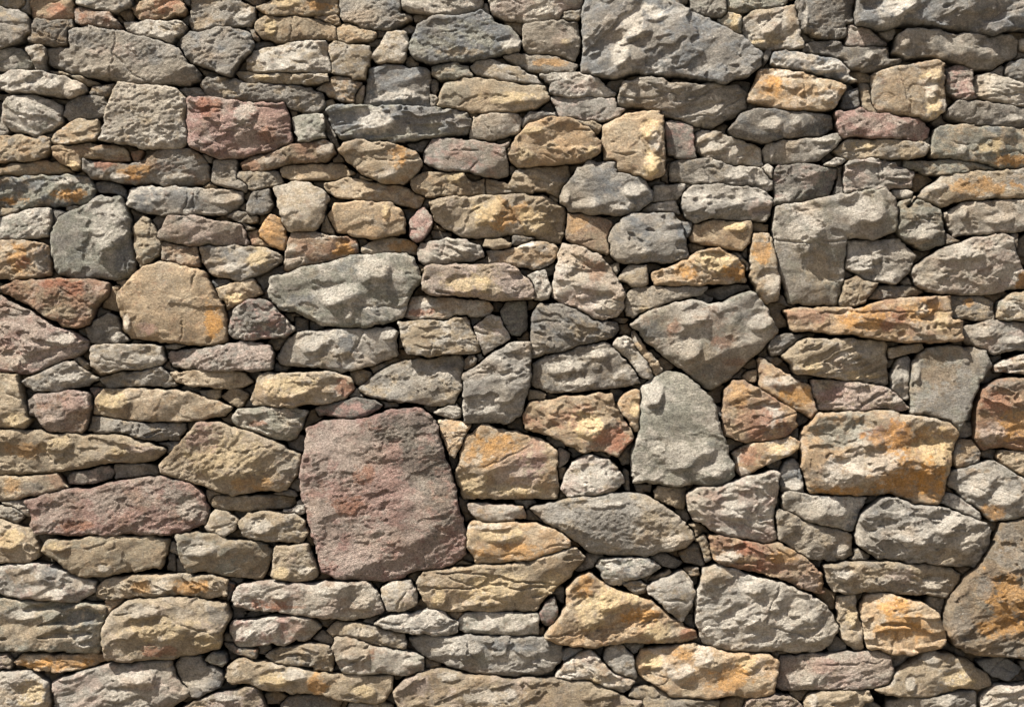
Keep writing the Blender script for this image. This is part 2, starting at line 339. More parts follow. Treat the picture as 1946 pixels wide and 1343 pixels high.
# ------------------------------------------------------------------ the wall
DATA = """t g k|0|-14,-11 43,-11 43,4 32,13 22,14 -14,9||
g g t|-2|34,18 47,0 54,-14 53,25||
g k t 0|0|-22,11 4,14 32,20 50,31 55,61 40,77 0,89 -22,92||warm grey slab with a pale chipped lower edge
n r t|-1|54,-14 136,-14 136,32 97,35 55,29|108,18,14,11,r|brown stone with rusty blotches wedged into the top course
k n k 1|-1|65,35 133,34 136,54 124,86 72,83 51,80||dark square-cut stone with brushed diagonal grain
k k n|-4|54,31 62,31 59,49 53,43||
w g b|0|142,-14 248,-14 248,11 230,13 216,18 183,17 146,7||
m r w|0|138,15 158,14 209,22 228,50 225,58 180,53 142,42|158,32,11,7,r;201,40,11,7,r|small pink stone with red stains
n k|-3|220,18 242,15 248,26 247,39 238,39||
n r t|1|247,13 273,1 288,-14 335,-14 354,17 349,27 288,39 261,32|317,11,22,14,r|lens-shaped stone stained rust red on its upper half
w g t|0|234,44 252,41 345,41 351,50 347,63 333,70 326,87 288,74 239,58||
k g|-4|342,36 360,24 360,36 354,45||
g n t|0|363,-4 450,-2 484,13 486,34 478,47 414,52 363,56 358,43 362,22|464,25,18,11,w|
g k|-4|336,-14 361,-14 360,4 345,4||
n g|-3|450,-14 511,-14 495,7 484,9||
g k b|1|342,74 360,59 387,61 410,55 446,56 471,57 480,83 477,97 457,115 437,147 406,135 360,119 344,103||grey stone tapering down to a point below its flat top
k t|-2|362,122 406,137 417,145 392,144 376,136||
n g|-2|468,51 484,54 491,68 487,75 478,68||
k b|-3|480,81 489,76 522,80 504,90 482,95||
g b w m 2|2|90,90 131,88 128,58 158,52 223,59 288,74 338,90 360,122 378,137 379,151 360,158 306,162 230,154 173,146 126,135 90,122|216,97,40,11,m;162,133,25,7,w|long grey boulder with crumbly sunlit lower edge and smooth top
G w g|0|-18,92 0,90 22,86 40,94 54,108 58,124 47,131 0,132 -18,133||
w t g|1|49,90 81,86 88,94 86,122 82,140 70,133 54,108||pale wedge-shaped stone pointing down
t G|-3|88,134 119,134 187,156 158,160 140,153 119,144||
w g b|1|-14,142 0,144 22,134 90,140 129,146 158,162 165,171 140,182 119,183 72,178 14,173 -14,162|94,162,22,11,w;144,169,18,7,w|
k n|-2|168,176 173,163 216,160 203,178 194,184 173,180||
g w|-4|-11,178 22,176 11,187 -11,185||
w g G|1|4,201 14,183 65,179 117,201 118,230 97,245 65,258 22,248 7,230||rounded six-sided pale grey stone
k g b|0|121,212 126,194 155,181 191,185 206,201 196,219 144,230 131,231 121,220||
w g t|2.5|201,223 210,194 227,158 239,153 252,162 284,164 335,171 356,191 363,223 358,268 345,283 270,279 216,268 189,266 201,237||large pale grey squarish boulder with a bright diagonal ridge
g k|-3|-11,219 0,223 14,248 4,255 -11,254||
t o w|0|103,252 144,229 183,227 191,248 180,267 104,275 98,268||
t o g|0|-14,257 54,258 94,264 95,284 83,300 36,306 -14,307||
n t r|0|97,280 147,275 212,274 234,282 247,306 223,308 158,298 153,317 137,324 108,304|201,288,22,5,g;137,313,11,9,y|
g n r|0.5|158,301 223,312 263,312 299,284 374,284 387,306 397,338 385,349 324,351 234,346 173,336 156,320|259,329,32,12,o;324,336,40,7,w;223,335,22,5,w;201,309,22,11,r|long stone with a bright orange and cream band along its lower edge
r n 3|-2|246,287 271,284 262,310 253,309||tiny triangular rust-brown chip
t o g|-1|-14,322 0,319 18,312 72,305 108,307 130,320 152,317 144,324 119,331 54,333 16,334 -14,331|126,318,11,9,y|
G b o t|0.5|-14,333 16,336 72,333 119,331 169,336 178,360 174,381 155,387 90,390 36,394 -14,395|47,349,32,13,b;126,345,22,7,w;137,371,32,11,o;22,381,32,7,o|flat stone with black lichen over an ochre base
p m r k 3|1.5|360,187 396,185 468,196 504,198 540,197 550,216 554,266 522,284 450,301 414,300 360,277 356,230|399,205,22,18,r;424,252,22,32,p;511,223,22,18,p;475,252,25,32,m;514,259,25,14,r;468,216,22,22,w|dark red and purple blocky stone with a paler pink half
g k|-2|336,169 381,164 392,184 356,185||
k b|-3|374,288 381,287 401,293 397,309 386,306||
g b k|-1|403,304 448,304 447,342 460,346 469,354 464,363 424,354 400,345||small flat square bluish grey stone
g t k|-1|451,326 529,326 536,345 529,353 475,360 465,348 452,342||
k b g|-3|179,345 223,347 232,360 236,378 216,363 187,365 179,356||
w b g 0|1.5|237,387 245,356 360,356 457,363 460,381 446,399 428,408 306,405 248,399|342,381,90,18,b;424,378,29,11,w|long slate-blue slab with a pale ridge and pale right end
k b 0|0|469,388 478,363 509,359 517,390 511,403 475,406 468,401||small dark slate-grey cobble
t g|-3|-11,396 29,397 22,405 -11,411||
t g|-3|119,388 158,390 155,397 124,399||
w G g|0|-14,414 0,414 50,399 92,394 94,424 88,448 47,451 -14,458||
k g|-3|97,396 126,402 124,412 99,428||
k g|-3|286,421 299,406 316,407 299,432 297,442||
m g p|0|299,448 320,410 353,407 403,419 462,428 471,462 432,464 360,466 304,455|378,428,29,11,m|
k t|-2|428,412 450,401 489,411 486,419 457,421||
k t|-3|460,423 482,433 477,441 468,435||
o r n|0.5|491,439 514,408 540,421 542,475 518,467 495,451|518,442,27,32,o|leaf-shaped bright orange-brown stone
n r|-3|468,439 490,437 494,454 516,468 475,464||
t o g|0|487,14 514,-2 539,-14 638,-14 642,22 633,27 568,28 507,29|611,14,25,9,o;543,7,25,9,y|ochre stone with golden flecks in the top course
t n o y|0.5|483,41 503,33 568,32 604,38 638,50 640,74 622,76 582,76 550,83 525,79 492,67|514,54,11,14,y|
t o y 2|0|641,49 661,44 694,50 714,63 708,74 665,81 641,76||rough crumbly sandy stone
n k|-3|595,31 640,29 647,45 629,47 615,40||
g b w|0|643,-14 760,-14 761,22 779,28 786,36 773,42 737,55 690,52 647,36|766,36,14,7,t;676,22,18,29,g|
w g k|1|761,11 766,-14 917,-14 917,11 892,25 820,28 777,24||
g k|-3|786,29 827,31 816,38 788,38||
g t|-3|764,54 780,45 793,51 789,59 769,60||
k n|-3|690,65 712,57 737,60 732,68 712,68||
g t|-3|699,74 723,73 720,86 701,86||
w t g 0|0|735,61 769,59 775,72 769,108 759,119 712,118 705,108 726,83||pale smooth square stone
g t|-2|769,112 780,103 793,112 791,128 772,124||
b G k|2|778,81 798,47 834,31 884,31 917,22 942,41 971,54 992,79 985,94 928,108 884,115 841,117 816,121 791,112 778,94|971,86,22,14,w;874,101,36,7,t|large dark blue-grey lichen-mottled boulder
n t|-3|958,38 992,39 992,65 971,51||
w t g|1.5|469,115 482,97 532,86 593,77 618,77 620,97 629,137 589,137 496,137 471,131||
t w g|1|623,90 633,78 661,85 701,90 703,108 694,151 672,149 663,142 631,141 627,112||
t w g|0.5|446,138 460,136 518,136 564,140 618,141 623,155 579,160 532,160 482,159 456,151|496,147,18,5,y|
k g t|0|392,145 446,150 478,161 561,162 615,176 615,203 600,216 568,210 532,196 431,191 395,180 379,162||
n k g|-1|598,169 633,147 651,145 687,155 672,180 669,194 647,191 618,178||
t m|-1|672,176 683,164 694,162 692,180 683,196 674,196||
b k g|0.5|701,129 733,123 805,129 817,138 815,201 766,200 692,197 697,162|748,183,43,11,w|blue-grey square stone with a pale streaked lower edge
k g|-3|820,148 831,147 832,167 827,176 820,169||
g b|-2|817,177 827,180 833,189 823,205 818,194||
G t k|0|820,129 852,119 892,125 900,145 874,146 834,149 823,142||
g t w|0.5|897,126 913,109 953,121 992,133 1021,149 1028,162 1021,165 992,158 949,155 906,140||
g t w|0|958,104 978,101 1036,103 1072,110 1098,121 1089,136 1057,137 1007,133 964,113|1050,117,32,7,o|
t y G 0|1|832,201 843,158 866,150 906,149 964,158 1007,164 1034,167 1043,187 1021,205 964,213 884,213 836,205|863,180,29,22,G;964,187,50,11,y|smooth straw-coloured stone with rounded right end
b G k 1|1.5|622,209 647,201 712,203 820,204 888,215 897,228 888,252 841,257 766,268 690,266 647,264 629,230|712,230,43,22,w;661,230,22,18,b;784,230,29,18,b|long dark green-grey stone with vertical flutes
t k|-2|615,192 629,187 636,199 618,203||
t|-3|548,207 563,207 563,219 550,220||
G w g|0|555,225 579,218 615,220 618,260 607,266 586,272 568,271||
k g|-3|618,219 633,248 644,281 638,282 619,252||
t|-2|888,212 904,210 906,220 897,227||
w g k|0.5|892,248 899,225 928,217 982,217 991,227 987,248 964,259 928,264 892,262||
k b w|-1|992,230 1007,212 1036,213 1063,213 1061,221 1043,230 1010,242 996,242||
r n w|0.5|456,309 482,295 550,275 582,272 615,265 633,277 637,291 622,306 550,311 489,324 460,324|478,313,18,11,r;514,306,14,11,w;618,284,18,14,w|
y o t w|1.5|642,288 654,272 694,268 737,272 791,291 802,309 791,331 766,349 726,347 694,331 658,304|759,299,18,18,o;712,306,36,14,t;733,335,18,11,w|oval yellow-ochre stone tilted down to the right
k g|-3|773,273 820,264 805,288 784,285||
g p m|1|804,291 827,260 874,265 910,267 953,276 964,274 966,331 946,338 892,326 838,322 805,306||
n t o|-1|532,322 546,311 654,309 673,326 640,340 568,342 536,335||
w y t 0|2|519,360 550,344 568,344 615,360 622,374 615,414 597,437 546,439 532,403||smooth near-white shield-shaped cobble
n t g|-0.5|618,351 661,338 712,347 777,356 786,368 806,374 796,394 766,390 676,378 633,372 616,360||
t n o|0|780,342 805,327 874,324 884,338 896,350 920,336 920,371 874,369 812,374 787,366|863,335,22,11,y|
t o g|0|683,333 705,342 690,345||
n o k 0|1|627,406 636,387 676,384 741,385 766,403 769,442 733,451 676,450 640,439 629,421|733,399,7,14,y|smooth rounded brown stone
p m w|1|778,417 805,392 820,414 822,432 798,459 786,462 778,450||small purple stone standing on end
t k|-3|609,439 618,407 633,432 633,444||
y w k|0|687,468 712,454 748,453 773,455 790,468 789,481 712,484 690,479|773,468,36,11,o|
k n|-4|823,437 856,446 848,455 823,450||
t y m w 3|0.5|818,385 850,376 920,371 1000,369 1040,375 1077,396 1070,450 1066,461 1025,452 975,443 938,452 880,450 828,422|965,408,50,25,o;925,402,28,25,y;1020,420,35,25,y|long sandy block with crumbly yellow patches
G g w b|1.5|93,452 110,412 168,390 192,372 228,372 243,415 252,470 256,515 238,530 150,527 106,522|205,430,40,50,w;235,490,20,30,b|tall dark grey-green stone with chipped pale face
t G y|0.5|247,435 270,411 286,420 305,462 300,483 268,508 262,495 257,465||narrow upright wedge beside the tall grey-green stone
y n m 2|1.5|302,885 345,840 378,801 415,802 470,818 530,842 568,862 572,885 565,900 540,930 470,935 440,940 400,926 345,912 308,898|440,870,70,40,y;385,830,30,25,p;545,875,20,30,g;480,920,40,12,o|broad crumbly buff stone with a smooth shaded left flank
p m w r 2|4|583,815 610,800 700,795 740,775 800,773 828,800 840,850 858,900 870,960 885,1010 886,1050 860,1075 790,1085 765,1100 720,1105 640,1100 608,1085 595,1020 574,950 570,900 580,860|780,810,60,40,k;640,850,50,60,m;690,890,50,50,m;740,930,50,60,p;620,1000,25,60,m;800,1040,60,40,m;680,1060,60,30,m;840,940,30,60,k;660,960,28,18,r;740,1075,50,20,m;610,870,20,50,m;690,900,22,16,r;800,880,40,40,k|huge upright purple-red boulder, the biggest stone in the wall
y o t w 3|2|868,890 885,830 920,808 980,820 1035,837 1058,858 1062,948 1000,948 930,946 880,948 865,915|950,860,60,30,o;980,890,40,30,m;1010,870,25,30,p;900,920,30,20,y;960,935,60,10,y|large buff and ochre block under the tall narrow grey stone
G w g b|2.5|1200,893 1203,860 1217,815 1222,735 1245,718 1267,706 1300,712 1330,735 1355,765 1370,815 1393,880 1395,905 1368,920 1290,922 1205,917|1240,740,18,30,w;1310,760,30,30,G;1290,860,60,30,w;1350,890,30,20,w|large grey-green shield-shaped boulder, narrow at the top
r o y k|1.5|1374,790 1378,745 1393,722 1415,724 1460,750 1510,782 1516,808 1490,830 1420,841 1376,830|1400,750,22,25,o;1460,790,25,25,w;1430,800,30,25,r|rounded rust-brown stone with pale left rim
w m t 3|1|1072,910 1085,878 1120,865 1155,872 1180,895 1188,916 1170,930 1130,943 1080,945 1068,928||pale rounded cobble under the brown angular stone
o t w g 3|3|1522,820 1555,785 1620,783 1680,780 1740,792 1803,800 1820,822 1810,860 1806,900 1785,960 1740,955 1690,935 1620,942 1540,935 1525,890|1640,830,35,30,w;1600,820,60,30,G;1690,830,45,25,r;1720,850,70,40,o;1770,860,40,40,y;1590,930,60,12,o;1600,900,50,25,w;1720,910,60,35,o;1760,910,35,30,o;1545,880,20,40,n;1650,880,60,30,w|large golden-orange block with bright white and orange fracture
g G w t 0|1|1468,440 1475,392 1530,385 1590,372 1680,362 1702,378 1705,440 1660,455 1610,450 1606,520 1592,580 1500,575 1485,520|1530,430,30,50,w;1640,400,40,30,w;1560,520,30,40,t|large flat green-grey slab with pale lichen, wider at the top
g w k|0|1612,455 1660,457 1710,455 1742,485 1730,520 1702,540 1640,528 1611,508|1640,490,30,25,w|
G t w|0|1709,385 1735,375 1790,400 1800,450 1795,465 1755,475 1720,453 1709,440|1755,440,30,20,w|
t g o w|0|1725,392 1760,357 1792,335 1850,328 2000,320 2000,375 1890,375 1815,382 1790,392 1755,378 1738,370|1860,355,60,14,o;1770,350,30,15,w|
w m t|0.5|927,-14 1112,-14 1111,8 1103,12 1067,17 1063,36 1003,40 963,36 936,29|974,11,32,14,m;1028,22,22,11,w|pale pinkish stone at the top of the wall
g t|-1|1067,19 1093,10 1109,19 1106,36 1078,39 1066,34||
g w k|1|996,50 1010,39 1057,38 1096,40 1102,58 1100,101 1093,113 1075,108 1042,101 1003,100 994,92|1064,72,22,18,m;1078,79,11,7,y;1006,86,14,7,t|
b k g w 3|3|1116,-14 1255,-14 1294,13 1352,40 1409,68 1449,104 1447,122 1424,146 1398,147 1373,158 1344,155 1280,142 1201,137 1168,147 1136,144 1105,137 1109,72 1105,40|1201,43,32,32,w;1179,97,16,32,w;1244,29,22,14,w;1129,108,14,32,b;1370,108,43,22,k;1298,72,36,22,k|huge dark grey boulder, the largest in the top courses
t g|-3|1260,-14 1312,-14 1307,4 1280,6||
g G k|0|1310,-14 1377,-14 1379,25 1370,33 1337,32 1316,16||
G t g|0|1381,-14 1431,-14 1496,-14 1496,6 1442,16 1406,22 1382,18||
G y t|-1|1364,40 1384,22 1406,29 1412,61 1398,59 1373,47|1398,40,9,14,y|
w g b|0.5|1026,140 1067,137 1121,140 1143,155 1172,179 1136,183 1075,182 1046,176 1044,158|1107,162,29,11,m|
g m k|-1|1046,185 1071,183 1121,184 1168,186 1175,201 1187,208 1179,219 1136,227 1093,224 1062,221 1057,201||
k b|-1|1060,210 1058,221 1039,230 1017,236 997,242 992,227 1006,212 1028,217||
o n t y|2|965,284 978,263 1006,237 1053,224 1082,227 1121,245 1141,270 1141,288 1121,304 1064,312 1024,313 985,317 970,306|999,295,14,11,y;1125,288,11,9,y;1010,248,18,7,y|domed half-round ochre-brown boulder with golden specks
t k|-2|1091,226 1121,228 1143,238 1138,253 1118,248||
n t y o 0|2|1145,237 1193,219 1251,212 1260,223 1264,299 1260,329 1240,341 1204,333 1172,330 1168,308 1147,304|1233,248,16,18,y;1237,306,16,25,y;1244,273,11,22,w|squarish smooth brown stone with a cream chipped right edge
g w t k|1.5|1174,187 1186,158 1208,150 1244,149 1298,160 1402,162 1421,176 1418,205 1398,219 1355,240 1316,236 1294,227 1255,216 1264,208 1226,205 1179,201|1362,209,40,14,w;1201,180,11,18,w|
k p m|0|1265,232 1294,230 1316,239 1321,273 1326,299 1294,301 1271,291||small purplish brown upright stone beside the squarish brown stone
w t g|1|1323,252 1334,246 1362,250 1416,270 1445,281 1451,313 1438,318 1388,313 1334,293 1323,277|1352,277,25,13,w|
k w t|0.5|1273,320 1280,306 1316,302 1348,302 1388,313 1445,320 1470,345 1467,360 1442,362 1406,354 1352,349 1298,345 1274,342|1398,335,22,7,w;1442,345,18,7,w|
w|-1|1447,320 1460,312 1476,324 1467,337||
k n|-4|1258,340 1274,306 1282,309 1272,345||
t n g|0|925,338 960,345 967,349 981,327 992,317 1078,313 1085,345 1065,373 1042,363 1017,360 1014,365 956,368 924,369||
g b w k|1|1078,399 1061,394 1068,360 1083,345 1093,324 1107,317 1121,306 1168,309 1172,331 1215,337 1240,360 1242,378 1215,399 1172,408 1121,405|1204,360,25,14,w;1114,388,29,11,w;1179,392,25,9,w;1136,345,22,22,b;1075,374,7,18,w|slate-grey stone with a scalloped top and chalky white lower edge
r n t g|0|1074,405 1107,407 1150,414 1162,424 1159,480 1154,484 1121,475 1075,454|1093,424,18,18,o;1143,460,14,18,n|
g w|-1|1244,354 1280,351 1301,348 1302,363 1287,376 1244,382||
g w|-1|1222,394 1244,384 1282,378 1294,406 1280,403 1229,401||
g b w t 3|2|1157,454 1168,428 1201,403 1276,405 1294,424 1301,453 1310,486 1305,491 1258,498 1215,499 1177,498 1163,484|1215,478,22,11,w;1262,450,22,22,g|rounded hexagonal grey boulder above the ochre crusted stone
b k|-2|1296,421 1316,422 1316,446 1302,450||
g w k|1|1296,392 1301,367 1319,351 1370,351 1438,360 1469,376 1460,419 1416,417 1352,415 1323,423 1308,414|1445,396,22,14,m|
n t y o|1.5|1314,446 1323,423 1344,417 1424,417 1431,453 1413,477 1380,471 1316,460|1398,428,22,11,y|
t o|-2|1429,423 1463,426 1460,439 1433,437||
n t|-3|1311,464 1344,468 1341,480 1314,479||
k t|-2|974,448 1003,444 1021,451 992,464 976,462||
t n|-2|918,468 924,455 949,454 974,460 970,468 942,473||
k g n b 2|0.5|1510,2 1530,-14 1627,-14 1624,22 1622,43 1607,46 1606,70 1587,76 1541,67 1526,54 1519,29|1566,22,29,18,k;1555,68,29,5,t;1528,36,5,22,w|big rough grey stone with a shaded brown underside
b k g w 3|4|1628,-14 1976,-14 1976,50 1918,56 1890,65 1836,61 1782,50 1710,47 1692,52 1670,54 1625,49 1623,29|1692,18,25,25,w;1721,11,18,18,w;1645,32,14,14,b;1818,36,43,14,k|huge dark grey boulder overhanging at the top right corner
m k w 3|0|1607,47 1634,48 1652,58 1688,85 1667,89 1638,88 1608,85||small triangular reddish grey chip
w|-2|1674,58 1703,54 1705,67 1694,75||
g w t k 0|1.5|1695,101 1704,68 1724,58 1774,59 1818,67 1926,67 1938,77 1935,104 1915,115 1884,133 1843,129 1810,115 1764,108 1724,110|1879,101,32,16,w;1717,76,11,18,w|long smooth grey slab with a white patch at its lower right
k g t|-0.5|1524,86 1544,78 1595,81 1609,90 1638,92 1681,92 1692,112 1710,115 1703,129 1645,134 1616,128 1602,114 1566,104 1526,94|1649,108,9,9,w|
k|-3|1472,90 1526,96 1523,101 1472,95||
b w t y|1|1467,119 1469,101 1494,96 1548,108 1598,115 1616,133 1609,140 1631,155 1609,153 1566,144 1523,133 1476,124|1577,128,29,11,w|
t k|-2|1613,136 1638,134 1656,140 1655,155 1638,156||
o t w y 3|2|1422,191 1444,133 1480,129 1512,138 1566,151 1605,162 1602,176 1586,205 1559,209 1494,209 1458,200|1465,162,22,22,o;1573,187,25,11,w;1494,140,32,7,w|ochre stone with crusty cream rim on three sides
k b|-1|1605,173 1631,169 1634,203 1601,205||tiny dark square stone
t k n|-1.5|1636,158 1655,159 1660,201 1695,217 1681,217 1642,206||
n k t w 0|2.5|1657,140 1710,126 1782,116 1792,121 1794,212 1774,228 1757,223 1710,219 1674,212 1660,194|1767,144,18,14,y;1774,201,14,22,y;1767,173,11,22,w;1703,162,29,22,n|flat-faced square brown stone near the right edge, with a bright worn right side
k p m|0|1796,129 1818,124 1846,133 1854,187 1832,192 1800,176||
w g t|1|1850,155 1857,142 1890,141 1947,162 1976,169 1976,209 1908,200 1854,182|1872,173,22,11,w|
k b g|0|1913,140 1922,115 1947,112 1976,112 1976,156 1944,155||
w t|-1|1942,74 1976,72 1976,99 1943,95||
p m w|1|1587,212 1634,207 1674,219 1746,225 1767,241 1764,259 1753,265 1674,262 1638,259 1598,259|1652,237,29,11,m;1739,245,22,11,m|mauve stone with a pink chipped face
t g w|0.5|1585,284 1609,266 1656,263 1746,269 1767,277 1760,295 1728,301 1667,299 1616,301 1595,295|1638,277,29,7,y|
k g w|0.5|1801,209 1821,194 1864,194 1976,210 1976,252 1890,239 1828,232 1801,223|1922,227,22,7,w|
G y o b 0|1.5|1769,295 1776,248 1789,239 1832,238 1839,240 1900,245 1976,252 1976,318 1904,320 1872,309 1810,300 1782,299|1827,281,9,18,w;1929,306,32,11,o;1886,248,14,5,b;1882,281,22,14,y|wide olive-grey slab with ochre lower right
w k|-1|1566,311 1587,299 1611,301 1595,317||
k G p m 3|0|1472,324 1480,314 1537,313 1591,320 1594,335 1577,371 1541,381 1494,388 1472,388|1541,338,22,14,m;1505,349,22,18,k;1490,374,14,11,w|red-flecked squarish stone above the green-grey slab
k t|-3|1594,317 1606,314 1603,371 1587,372||
g m w|1|1609,313 1616,305 1692,305 1710,317 1740,326 1735,353 1695,360 1638,367 1609,366 1605,345||
w g|-1.5|1698,360 1735,362 1733,374 1703,376||
G t k|-1|1721,306 1810,304 1864,310 1897,314 1890,324 1836,333 1764,330 1724,320||
w g k t|0.5|1798,403 1832,385 1890,381 1976,378 1976,432 1918,441 1818,448 1807,432|1897,414,29,11,w;1832,399,7,18,w|
k n|-3|1801,444 1828,461 1803,464||
k n|-3|1922,437 1935,435 1938,468 1930,466||
w t G g 3|1|1413,36 1433,22 1508,10 1519,22 1524,87 1508,91 1451,92 1418,77|1458,47,22,18,w;1458,79,32,5,y;1505,43,11,22,t|pale blocky stone beneath the top edge with a cream lower rim
k g|-2|1451,126 1458,94 1467,94 1461,112||
k b w n|0.5|1386,248 1408,216 1433,206 1476,209 1501,212 1533,214 1582,218 1586,245 1559,259 1494,261 1444,269 1397,260|1465,234,22,16,w;1512,230,11,11,w|
g w G|0.5|1447,284 1458,272 1530,265 1595,256 1598,266 1559,303 1530,306 1458,310|1467,288,5,16,w;1566,266,22,5,w|small grey stone with an upturned right end
y o r w|1|-18,457 22,459 47,456 72,461 90,470 95,520 65,531 -18,529|36,488,22,22,o;79,495,14,22,g;43,498,14,11,r|stone with a bright orange stain at the left edge of the wall
r n m t|1|-2,546 25,533 137,530 207,536 201,559 187,574 169,617 144,624 122,619 58,583 14,559 0,556|144,542,22,18,r;108,538,36,7,r;119,595,29,14,t|flat-topped rust-brown stone tapering to a point below
n t|-2|190,585 209,542 223,542 222,567 221,592||
n n o t 0|3|221,563 252,527 277,507 306,497 345,507 385,511 406,549 430,603 433,646 424,652 374,653 281,646 248,642 232,621 227,585|406,610,16,32,o;353,567,18,25,t;281,624,18,11,p;241,610,7,18,w;306,567,32,32,d|large smooth golden-brown boulder with an orange right flank
r w n y|0|305,461 317,459 367,462 378,498 377,506 338,504 311,495||small rusty square stone
g t w y|1|378,470 432,468 450,466 504,470 534,484 536,498 504,513 453,534 424,527 396,516 381,491|406,477,22,11,b;493,491,22,18,y;432,509,29,11,w|
b k|-3|399,529 421,529 435,537 407,545||
n y t|-0.5|408,549 428,545 478,529 498,556 475,567 430,588 426,570 414,565|446,567,18,11,y|
k p w 3|1|437,631 446,588 471,572 504,570 532,592 558,626 540,637 486,645 464,646 442,640||triangular slate-purple stone with powdery lower edge
m p g w|2|-18,556 0,563 36,585 101,617 144,635 166,648 164,660 144,675 72,705 47,709 -18,705|72,646,29,22,m;122,646,25,14,w;29,682,22,18,w|large mauve wedge pointing right, at the left edge of the wall
k g w|-1|162,624 180,606 205,597 219,603 230,631 243,646 216,655 173,653 165,642|219,639,9,13,w|
w t n|1|174,685 176,660 201,656 266,654 308,656 312,682 302,696 223,704 194,707 176,698|266,682,29,13,w|
g k|-3|313,655 349,656 331,662 317,660||
m g w 2|1|318,678 324,667 396,659 464,648 514,657 520,675 516,702 450,704 360,703 324,696||long mauve-grey block with a knobbly top
k t|-2|137,682 144,676 167,693 165,702 144,690||
g w t|0.5|43,725 72,709 119,691 140,688 165,707 186,721 162,734 108,741 65,743 47,732|137,714,25,14,w|
g w t|0.5|187,718 223,709 302,700 317,707 335,734 288,734 209,735 191,727||
y n t|0.5|324,707 396,705 460,708 477,725 460,736 424,736 360,732 335,726 326,716||
t y n G|0|-18,707 32,709 36,736 47,772 56,797 47,811 22,815 -18,813|29,797,25,14,y|
k p|-4|166,739 192,738 180,754 173,759||
m r p k 2|1|50,765 65,750 137,744 167,748 171,775 167,811 151,829 119,826 79,811 68,793 54,790|58,775,9,22,k;137,768,22,18,p;97,797,22,18,m|small knobbly purple-red block
y n o k 0|1|174,786 180,757 198,738 230,740 324,741 381,754 439,774 424,790 360,799 281,801 216,793|216,761,32,18,y;259,775,32,18,n|long stone, crusty yellow at one end and smooth brown at the other
t k|-1|376,742 417,738 417,754 406,759 381,752||
t n|-1|421,754 442,736 469,748 453,777||small kite-shaped tan chip
g k t|-0.5|167,818 173,793 234,799 349,804 351,815 335,838 270,835 252,829 201,824||
t y o g|1|-18,814 72,818 90,821 155,826 223,826 306,849 313,854 295,876 230,878 180,883 90,899 36,902 -18,901|47,854,40,14,o;108,844,29,14,y;223,858,22,7,y;29,833,32,9,n;266,854,22,9,m|long ochre and yellow stone tapering to the right
G w t m|1|439,793 453,777 540,774 560,775 583,784 572,811 561,829 540,836 504,829 450,808|486,804,18,5,r|
r w g o|1|537,511 545,466 555,441 597,441 633,448 676,457 683,480 661,489 604,500 554,516|579,473,18,14,r;654,473,18,14,o;561,498,22,14,w|squarish stone with rust veins and a grey top
G w b t 0|3|512,527 554,515 604,503 658,490 694,483 769,483 786,491 795,516 802,531 777,563 766,599 748,610 705,619 651,622 615,617 579,599 532,585 514,567|712,509,32,29,w;640,559,43,22,w;661,595,11,14,w;568,567,22,11,b|large smooth green-grey oval boulder with chipped pale face
y w o t|0.5|688,469 705,457 748,452 773,454 789,468 789,480 712,480 690,477|762,464,25,11,o;708,466,22,9,w|
g w m|1|793,477 798,464 841,455 884,456 913,470 920,488 892,495 841,498 805,503 795,495|866,477,29,16,w;813,470,18,11,m|
n k t g|0|924,477 964,473 992,466 1021,459 1050,462 1064,477 1050,498 1021,512 982,507 956,498 931,497|992,466,22,5,w|
m t y w 1|2|802,549 809,507 874,503 956,502 978,509 1014,538 1014,565 956,572 931,570 910,563 856,563 820,561|892,542,40,18,y;971,527,29,18,m|mauve-grey stone with a yellow scaly patch
w t r m|1|768,588 773,563 820,563 874,569 928,571 937,585 931,599 874,600 838,606 784,604 769,600|798,592,25,7,r|
t w g n|1|755,610 784,610 841,611 866,602 888,602 902,639 914,671 874,671 820,676 777,671 762,639||
w t m|0|901,617 938,599 949,603 971,642 942,660 920,678 910,653||small tilted square pale stone
k G|-2|951,595 962,574 982,568 1000,570 1001,624 989,639 971,635 960,617||
k n|-2|884,703 884,682 895,669 906,682 899,696||
w g b t|1|523,682 543,649 568,631 640,626 741,621 753,631 755,675 712,693 651,705 604,698 532,693|589,653,25,18,w;661,653,18,14,b;741,635,14,11,w;622,678,43,9,t|long two-toned grey stone
k n|-4|559,603 582,607 582,626 560,630||
g t k w|1|685,738 712,711 766,686 820,681 874,675 883,689 874,736 863,768 841,770 784,765 712,757 687,747||
g w k 3|2|881,711 906,693 931,678 974,649 1009,652 1007,718 992,786 964,804 884,802 880,754||tall narrow grey stone with slanted top and fibrous face
w|0|825,784 866,768 875,781 874,793 856,795||small white chip on the shoulder of the huge purple boulder
y w o t|1.5|478,757 489,718 496,709 633,706 665,718 676,736 654,757 615,768 532,771 482,768|550,736,54,22,y;654,736,18,14,r;492,747,11,18,n|cream and ochre loaf-shaped stone
k p|0|598,777 633,765 676,757 712,763 726,770 694,791 647,795 604,790||small thin purple stone lying on the huge purple boulder
o y w 3|1|832,799 848,796 895,806 881,836 863,869 856,862 841,829||small golden triangular stone pointing down
k g|-4|852,844 870,858 866,883 856,898||
w m r t 1|3|1049,563 1057,507 1068,462 1089,466 1136,484 1165,513 1186,559 1186,581 1172,599 1143,608 1121,599 1096,585 1067,574|1132,509,18,22,r;1114,563,25,22,m;1150,577,22,18,w;1078,502,14,22,w|pale pink-white boulder with orange-red streaks
w g k 3|0|1005,524 1035,513 1046,549 1042,567 1028,572 1014,567 1014,545||small angular white stone beside the pink-white boulder
g t|-3|1154,506 1175,500 1179,516 1168,524||
t w g|-0.5|1177,531 1193,504 1229,504 1231,542 1204,544||
